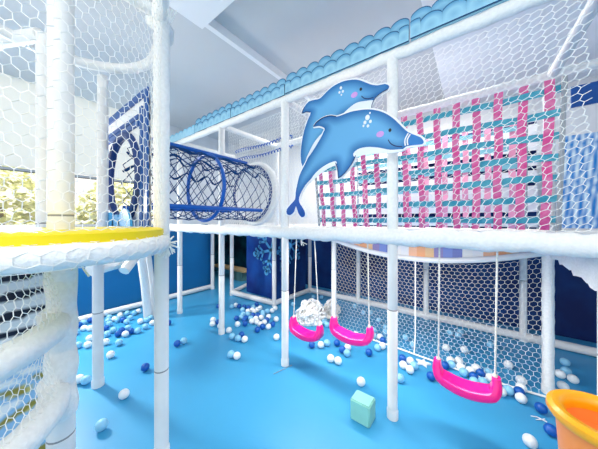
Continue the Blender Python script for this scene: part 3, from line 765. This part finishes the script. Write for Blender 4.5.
b = MB(); b.box((0, 0, 0.64), (0.86, 0.03, 1.2)); b.build('board', 'navy', pa, False)
b = MB(); flake(b, Vector((0.22, -0.02, 0.88)), Vector((1, 0, 0)), 0.42, 0.004); b.build('snowflake', 'flake', pa, False)
pb_ = thing('snowflake_panel', 'dark navy mural panel with half a snowflake behind the left swing ropes', 'panel', (-2.62, 3.25, 0))
b = MB(); b.box((0, 0, 0.64), (0.03, 0.84, 1.2)); b.build('board', 'dnavy', pb_, False)
b = MB(); flake(b, Vector((0.02, -0.05, 0.95)), Vector((0, 1, 0)), 0.34, 0.004); b.build('snowflake', 'flake', pb_, False)

# bench in the dark corridor
bn = thing('bench', 'low pale wooden bench in the dark opening under the deck', 'bench', (-4.75, 3.55, 0))
b = MB(); b.box((0, 0, 0.235), (1.3, 0.26, 0.04)); b.build('plank', 'wood', bn, False)
b = MB(); b.box((0.3, 0, 0.1), (0.45, 0.2, 0.2)); b.build('base', 'greenbox', bn, False)

# ------------------------------------------------------------------ swings
def swing(pl, pr, tl, tr_, label, Y=1.86):
    A, B = at_y(*pl, Y), at_y(*pr, Y); z = (A.z + B.z) / 2; c = Vector(((A.x + B.x) / 2, Y, z)); half = (B.x - A.x) / 2
    t = thing('toddler_swing', label, 'swing', (c.x, Y, z - 0.13), 0, 'pink swings under the deck beam')
    path = [(-1.0, 0.0), (-1.02, -0.03), (-1.0, -0.062), (-0.9, -0.09), (-0.66, -0.104), (-0.33, -0.115), (0, -0.119)]
    path = path + [(-x, zz) for x, zz in path[-2::-1]]
    wd = [0.028, 0.038, 0.052, 0.064, 0.07, 0.072, 0.072]; wd = wd + wd[-2::-1]
    th = [0.024, 0.028, 0.031, 0.033, 0.035, 0.036, 0.036]; th = th + th[-2::-1]
    fine = resample([Vector((x * half, zz * 1.12)) for x, zz in path], 0.018, False)
    def interp(arr, f):
        g = f * (len(arr) - 1); i = min(int(g), len(arr) - 2); return arr[i] + (arr[i + 1] - arr[i]) * (g - i)
    n = len(fine); vs = []; q = 16; mb = MB()
    for i, p in enumerate(fine):
        tt = fine[min(i + 1, n - 1)] - fine[max(i - 1, 0)]; tt = tt.normalized(); nn_ = Vector((-tt.y, tt.x)); f = i / (n - 1)
        W_, T_ = interp(wd, f), interp(th, f)
        for k in range(q):
            a = 2 * PI * k / q; ca, sa = math.cos(a), math.sin(a)
            sy = W_ * math.copysign(abs(ca) ** 0.55, ca); sz = T_ * math.copysign(abs(sa) ** 0.6, sa)
            if sz > 0: sz *= 0.7 + 0.35 * (abs(sy) / W_) ** 3      # dished seat, raised lips
            vs.append((p.x + nn_.x * sz, sy, p.y + 0.13 + nn_.y * sz))
    fs = [(i * q + k, i * q + (k + 1) % q, (i + 1) * q + (k + 1) % q, (i + 1) * q + k) for i in range(n - 1) for k in range(q)]
    fs += [tuple(range(q - 1, -1, -1)), tuple((n - 1) * q + k for k in range(q))]
    mb.add(vs, fs); mb.build('seat', 'pink', t)
    for s, e in ((-1, tl), (1, tr_)):
        T = at_y(e[0], e[1], Y - 0.02); T.z = DECK - 0.02
        p0 = Vector((s * half * 0.985, 0, 0.11)); p1 = Vector((T.x - c.x, -0.05, T.z - (z - 0.13)))
        mb = MB(); mb.tube([p0.lerp(p1, i / 10) for i in range(11)], 0.0052, 6); r_ = mb.build('rope', 'rope', t)
        mb = MB(); mb.lathe((p0.x, 0, 0.125), [(0.004, 0.0), (0.013, 0.008), (0.013, 0.02), (0.004, 0.03)], 8); mb.build('knot', 'rope', r_)
swing((293.5, 317), (319.5, 326), (298.5, 240), (316, 240), 'hot pink toddler swing hanging at the left, beside the white net heap')
swing((334, 318), (369.5, 327), (333.5, 240), (369, 240), 'hot pink toddler swing hanging in the middle, in front of the net curtain edge')
swing((438, 356), (495.5, 381), (440, 250), (497, 250), 'hot pink toddler swing hanging at the right, nearest the orange tub')

# ------------------------------------------------------------------ loose things on the floor
def cubeblock():
    Fp, Lp, Rp = on_floor(369.6, 430), on_floor(350, 419), on_floor(375, 417.5)
    a = Lp - Fp; r = Vector((-a.y, a.x, 0)).normalized() * (Rp - Fp).length
    if r.dot(Rp - Fp) < 0: r = -r
    c = Fp + (a + r) / 2; h = 0.145
    bm = bmesh.new(); bmesh.ops.create_cube(bm, size=1)
    bmesh.ops.scale(bm, vec=(a.length, r.length, h), verts=bm.verts)
    bmesh.ops.bevel(bm, geom=bm.edges[:], offset=0.008, segments=3, affect='EDGES')
    bmesh.ops.translate(bm, vec=(0, 0, h / 2), verts=bm.verts)
    me = bpy.data.meshes.new('foam_block'); bm.to_mesh(me); bm.free()
    o = link('foam_block', me, 'mint', None, True); o.location = (c.x, c.y, 0); o.rotation_euler = (0, 0, math.atan2(a.y, a.x))
    me.set_sharp_from_angle(angle=math.radians(50))
    tag(o, 'mint green foam block standing on the blue floor left of the front post', 'foam block')
cubeblock()
tb_c = Vector((0.418, 1.466, 0))
tub = thing('toy_tub', 'orange plastic tub with a thick yellow-orange rim at the lower right corner', 'tub', tb_c)
mb = MB(); mb.lathe((0, 0, 0), [(0.10, 0.0), (0.105, 0.01), (0.135, 0.5), (0.142, 0.6), (0.118, 0.6), (0.112, 0.54), (0.108, 0.52), (0.001, 0.515)], 40); mb.build('tub_body', 'orange', tub)
mb = MB(); mb.lathe((0, 0, 0), [(0.14, 0.575), (0.158, 0.578), (0.168, 0.595), (0.165, 0.613), (0.15, 0.624), (0.128, 0.622), (0.114, 0.608), (0.11, 0.59), (0.112, 0.57), (0.125, 0.57), (0.14, 0.575)], 48, None, False); mb.build('rim', 'yorange', tub)

def heap(px, py, rx, rz, n, label, seed):
    c = on_floor(px, py); rd = random.Random(seed); mb = MB()
    for i in range(n):
        th_, ph = rd.uniform(0, 2 * PI), math.acos(rd.uniform(0.0, 1)); k = rd.uniform(0.7, 1.0)
        base = Vector((rx * k * math.sin(ph) * math.cos(th_), rx * k * math.sin(ph) * math.sin(th_), rz * k * math.cos(ph)))
        a = Vector((rd.uniform(-1, 1), rd.uniform(-1, 1), rd.uniform(-1, 1))).normalized(); b_ = a.orthogonal().normalized(); r = rd.uniform(0.03, 0.07)
        pts = []
        for j in range(9):
            q = base + (a * math.cos(j * 0.75) + b_ * math.sin(j * 0.75)) * r; q.z = max(0.014, q.z); pts.append(q)
        mb.tube(pts, 0.012, 5)
    vs = []; nn = 14
    for i in range(nn + 1):
        for j in range(20):
            a = 2 * PI * j / 20; p_ = PI / 2 * i / nn; k = 0.85 + 0.1 * math.sin(i * 2.1 + j * 1.7) + 0.06 * math.sin(j * 3.1 + i)
            vs.append((rx * k * math.cos(p_) * math.cos(a), rx * k * math.cos(p_) * math.sin(a), rz * k * math.sin(p_)))
    mb.add(vs, [(i * 20 + j, i * 20 + (j + 1) % 20, (i + 1) * 20 + (j + 1) % 20, (i + 1) * 20 + j) for i in range(nn) for j in range(20)])
    o = mb.build('net_heap', 'wrap'); o.location = (c.x, c.y, 0); tag(o, label, 'net bundle')
heap(310, 321, 0.19, 0.27, 110, 'crumpled heap of white netting on the floor behind the left swing', 1)
heap(331, 316, 0.11, 0.2, 50, 'small bundle of white netting at the foot of the post behind the middle swing', 2)
def strand(pts, r, name, m, label, cat):
    mb = MB(); q = [on_floor(x, y, 0.006) for x, y in pts]; mb.tube(q, r, 6); o = mb.build(name, m, None, True, (q[0].x, q[0].y, 0)); tag(o, label, cat)
strand([(531, 416), (537, 417), (542, 419.5), (547, 422)], 0.004, 'cable_tie', 'white', 'thin white plastic strip on the floor beside the orange tub', 'strip')
strand([(536, 419.5), (541, 419.5), (545, 419)], 0.003, 'cable_tie', 'white', 'short curled white strip crossing the long strip near the orange tub', 'strip')
strand([(273.5, 374), (292, 365)], 0.0025, 'thin_rod', 'groove', 'thin grey rod on the floor by the foot of the middle front post', 'rod')

# ------------------------------------------------------------------ balls
BR = 0.036
def zz(ox, oy, s, L): return [(ox + x / s, oy + y / s, c) for x, y, c in L]
Z_LEFT = zz(70, 300, 4.983, [(70, 140, 'w'), (100, 140, 'w'), (98, 102, 'd'), (72, 110, 'l'), (45, 124, 'd'), (30, 160, 'l'), (98, 190, 'w'), (88, 222, 'w'), (40, 224, 'l'), (180, 140, 'd'), (195, 118, 'l'), (215, 150, 'l'), (185, 168, 'l'), (240, 168, 'd'), (258, 150, 'd'), (277, 168, 'w'), (303, 155, 'd'), (288, 138, 'l'), (215, 97, 'w'), (195, 85, 'l'), (200, 100, 'l'), (232, 98, 'l'), (250, 75, 'w'), (265, 98, 'd'), (285, 65, 'l'), (300, 88, 'l'), (320, 65, 'l'), (341, 55, 'w'), (282, 108, 'l'), (352, 105, 'w'), (385, 97, 'l'), (398, 90, 'l'), (375, 132, 'l'), (410, 113, 'w'), (338, 152, 'l'), (178, 208, 'w'), (245, 210, 'l')])
Z_LONE = [(110.5, 354.5, 'w'), (145.3, 367, 'd'), (168.5, 322.5, 'd'), (178, 343, 'd'), (183, 341, 'l'), (79, 379, 'w'), (86, 380, 'l'), (124, 394, 'w'), (101.5, 425, 'l'), (361, 381.5, 'w'), (400, 378, 'l'), (431, 376, 'd'), (530, 441, 'w'), (541, 408, 'd'), (551, 430, 'd'), (276.5, 337, 'w')]
Z_CENT = zz(200, 290, 4.983, [(65, 148, 'w'), (62, 168, 'w'), (90, 160, 'd'), (100, 178, 'w'), (142, 200, 'w'), (92, 80, 'd'), (158, 82, 'l'), (178, 75, 'w'), (195, 80, 'd'), (282, 70, 'd'), (160, 230, 'l'), (190, 240, 'l'), (207, 222, 'd'), (223, 245, 'w'), (155, 320, 'l'), (184, 327, 'w'), (380, 145, 'w'), (341, 182, 'w'), (312, 182, 'd'), (286, 197, 'd'), (362, 170, 'd'), (187, 170, 'w'), (183, 140, 'd'), (222, 150, 'd'), (215, 120, 'l'), (208, 135, 'l'), (230, 138, 'd'), (243, 88, 'd'), (243, 104, 'w'), (257, 100, 'w'), (270, 106, 'w'), (285, 98, 'w'), (265, 125, 'd'), (290, 125, 'd'), (305, 137, 'w'), (258, 155, 'w'), (285, 160, 'w'), (300, 168, 'w'), (320, 160, 'w'), (332, 150, 'd'), (342, 132, 'w'), (318, 110, 'l'), (212, 98, 'l'), (310, 122, 'l'), (240, 120, 'l'), (252, 140, 'l'), (275, 142, 'w'), (225, 166, 'd'), (360, 102, 'w'), (375, 90, 'w'), (332, 106, 'l'), (300, 88, 'w'), (265, 85, 'l'), (220, 84, 'd')])
Z_SW = zz(280, 290, 4.983, [(158, 272, 'd'), (204, 272, 'w'), (234, 263, 'l'), (284, 263, 'd'), (253, 340, 'w'), (290, 352, 'w'), (313, 298, 'd'), (332, 312, 'l'), (338, 285, 'w'), (443, 310, 'd'), (172, 127, 'l'), (193, 155, 'l'), (205, 165, 'w'), (213, 150, 'l'), (232, 170, 'l'), (165, 35, 'l'), (175, 65, 'l'), (207, 35, 'l'), (65, 70, 'l'), (378, 222, 'w')])
Z_NET = zz(280, 290, 4.983, [(493, 150, 'l'), (525, 185, 'l'), (468, 200, 'l'), (468, 230, 'l'), (497, 233, 'w'), (513, 250, 'd'), (525, 210, 'l'), (487, 287, 'l'), (510, 278, 'w'), (375, 80, 'l'), (415, 112, 'l'), (452, 112, 'l')]) + \
        zz(390, 310, 4.983, [(78, 136, 'l'), (115, 172, 'l'), (280, 187, 'w'), (370, 197, 'w'), (500, 172, 'l'), (340, 125, 'l'), (300, 112, 'l'), (350, 110, 'l'), (590, 272, 'w')]) + [(560, 374, 'w'), (563, 386, 'w'), (573, 379, 'w'), (565, 362, 'l'), (566, 371, 'l')]
Z_RS = zz(390, 310, 4.983, [(66, 242, 'd'), (100, 255, 'w'), (68, 275, 'w'), (97, 295, 'w'), (118, 275, 'l'), (305, 250, 'w'), (310, 272, 'l'), (340, 253, 'w'), (347, 282, 'w'), (275, 275, 'd'), (373, 312, 'l'), (405, 303, 'w'), (415, 330, 'd'), (453, 315, 'd'), (432, 290, 'w'), (420, 357, 'l'), (460, 355, 'l'), (495, 335, 'w'), (493, 310, 'l'), (565, 404, 'w'), (595, 402, 'l')]) + [(521, 380, 'w'), (521, 388, 'w'), (516, 391, 'd'), (521, 398, 'w')]
ORD = ['first', 'second', 'third', 'fourth', 'fifth', 'sixth', 'seventh', 'eighth', 'ninth', 'tenth', 'eleventh', 'twelfth', 'thirteenth', 'fourteenth', 'fifteenth', 'sixteenth', 'seventeenth', 'eighteenth', 'nineteenth', 'twentieth', 'twenty-first', 'twenty-second', 'twenty-third']
CN = {'w': 'white', 'l': 'light blue', 'd': 'dark blue'}
LONE = ['white ball alone on the open floor right of the front left post', 'dark blue ball alone on the floor left of the tower right post', 'dark blue ball on the floor just right of the tower right post, farther back', 'dark blue ball of a touching pair right of the tower right post', 'light blue ball of a touching pair right of the tower right post', 'white ball at the foot of the left lower post, the left of two', 'light blue ball at the foot of the left lower post, the right of two', 'white ball alone on the floor below the left lower post, in its shadow', 'pale blue ball near the bottom left, with a dark shadow under it', 'white ball alone on the floor just behind the mint foam block', 'light blue ball beside the front post, right of it', 'dark blue ball left of the right swing seat', 'white ball nearest the camera, left of the orange tub at the bottom', 'dark blue ball beside the rim of the orange tub', 'dark blue ball half hidden by the side of the orange tub', 'white ball alone left of the middle front post']
balls = []
for L, zn in ((Z_LEFT, 'in the spill along the blue left wall'), (Z_CENT, 'in the pile left of the middle post'), (Z_SW, 'under and behind the two left swings'), (Z_NET, 'behind or at the net curtain'), (Z_RS, 'in the row behind the right swing')):
    for x, y, c in L: balls.append([x, y, c, zn, None])
for (x, y, c), lb in zip(Z_LONE, LONE): balls.append([x, y, c, None, lb])
pos = [on_floor(x, y, BR).to_2d() for x, y, *_ in balls]
obst = [(x, ROW1, 0.052) for x in FX] + [(-1.475, ROW2, 0.052), (0.5, ROW2, 0.055), (-2.6, ROW2 + 0.06, 0.05), (-1.455, 0.61, 0.052), (-2.54, 0.55, 0.052)] + [(x, ROW3, 0.05) for x in (-2.54, -1.556, -0.548, 0.45)] + [(tb_c.x, tb_c.y, 0.11)]
hp = on_floor(310, 321); obst.append((hp.x, hp.y, 0.17)); hp = on_floor(331, 316); obst.append((hp.x, hp.y, 0.1))
for it in range(160):
    for i in range(len(pos)):
        for j in range(i):
            d = pos[i] - pos[j]; l = d.length
            if l < 2 * BR + 0.001:
                if l < 1e-5: d = Vector((0.6, 0.8)); l = 1
                s = d / l * (2 * BR + 0.001 - (pos[i] - pos[j]).length) * 0.5; pos[i] = pos[i] + s; pos[j] = pos[j] - s
        for ox, oy, orr in obst:
            d = pos[i] - Vector((ox, oy)); l = d.length
            if 0 < l < orr + BR: pos[i] = pos[i] + d / l * (orr + BR - l)
        for (ay, lo_, hi_) in ((ROW3, -2.6, 2.0),):
            if lo_ < pos[i].x < hi_ and abs(pos[i].y - ay) < BR + 0.048: pos[i].y = ay - BR - 0.049 if pos[i].y < ay + 0.02 else ay + BR + 0.049
        if -3.7 < pos[i].x < -2.5 and abs(pos[i].y - ROW2 - 0.03) < BR + 0.075: pos[i].y = ROW2 + 0.03 - BR - 0.076
        if pos[i].x < -4.28 + BR + 0.045: pos[i].x = -4.28 + BR + 0.046
# ordinals inside every zone and colour, counted from the left as seen
def scr(p): 
    xc = p.x * CS + p.y * SN; zc = -p.x * SN + p.y * CS; return CX + FPX * xc / zc
by = {}
for k, bb in enumerate(balls):
    if bb[3]: by.setdefault((bb[3], bb[2]), []).append(k)
for (zn, c), ks in by.items():
    ks.sort(key=lambda k: scr(pos[k]))
    for r, k in enumerate(ks):
        w_ = 'leftmost' if r == 0 else ('rightmost' if r == len(ks) - 1 else ORD[r]); tail = '' if r in (0, len(ks) - 1) else ' from the left'
        balls[k][4] = '%s %s ball%s %s' % (w_, CN[c], tail, zn)
proto = {}
def ball_mesh(c):
    bm = bmesh.new(); bmesh.ops.create_icosphere(bm, subdivisions=3, radius=BR)
    me = bpy.data.meshes.new('plastic_ball'); bm.to_mesh(me); bm.free()
    for p_ in me.polygons: p_.use_smooth = True
    me.materials.append(M['b' + c]); return me
for c in 'wld':
    proto[c] = bpy.data.objects.new('plastic_ball', ball_mesh(c))
used = set()
for bb, p_ in zip(balls, pos):
    c = bb[2]; o = proto[c] if c not in used else proto[c].copy(); used.add(c); C.objects.link(o)
    o.location = (p_.x, p_.y, BR); o['label'] = bb[4]; o['category'] = 'ball'; o['group'] = '%s play balls on the floor' % CN[c]
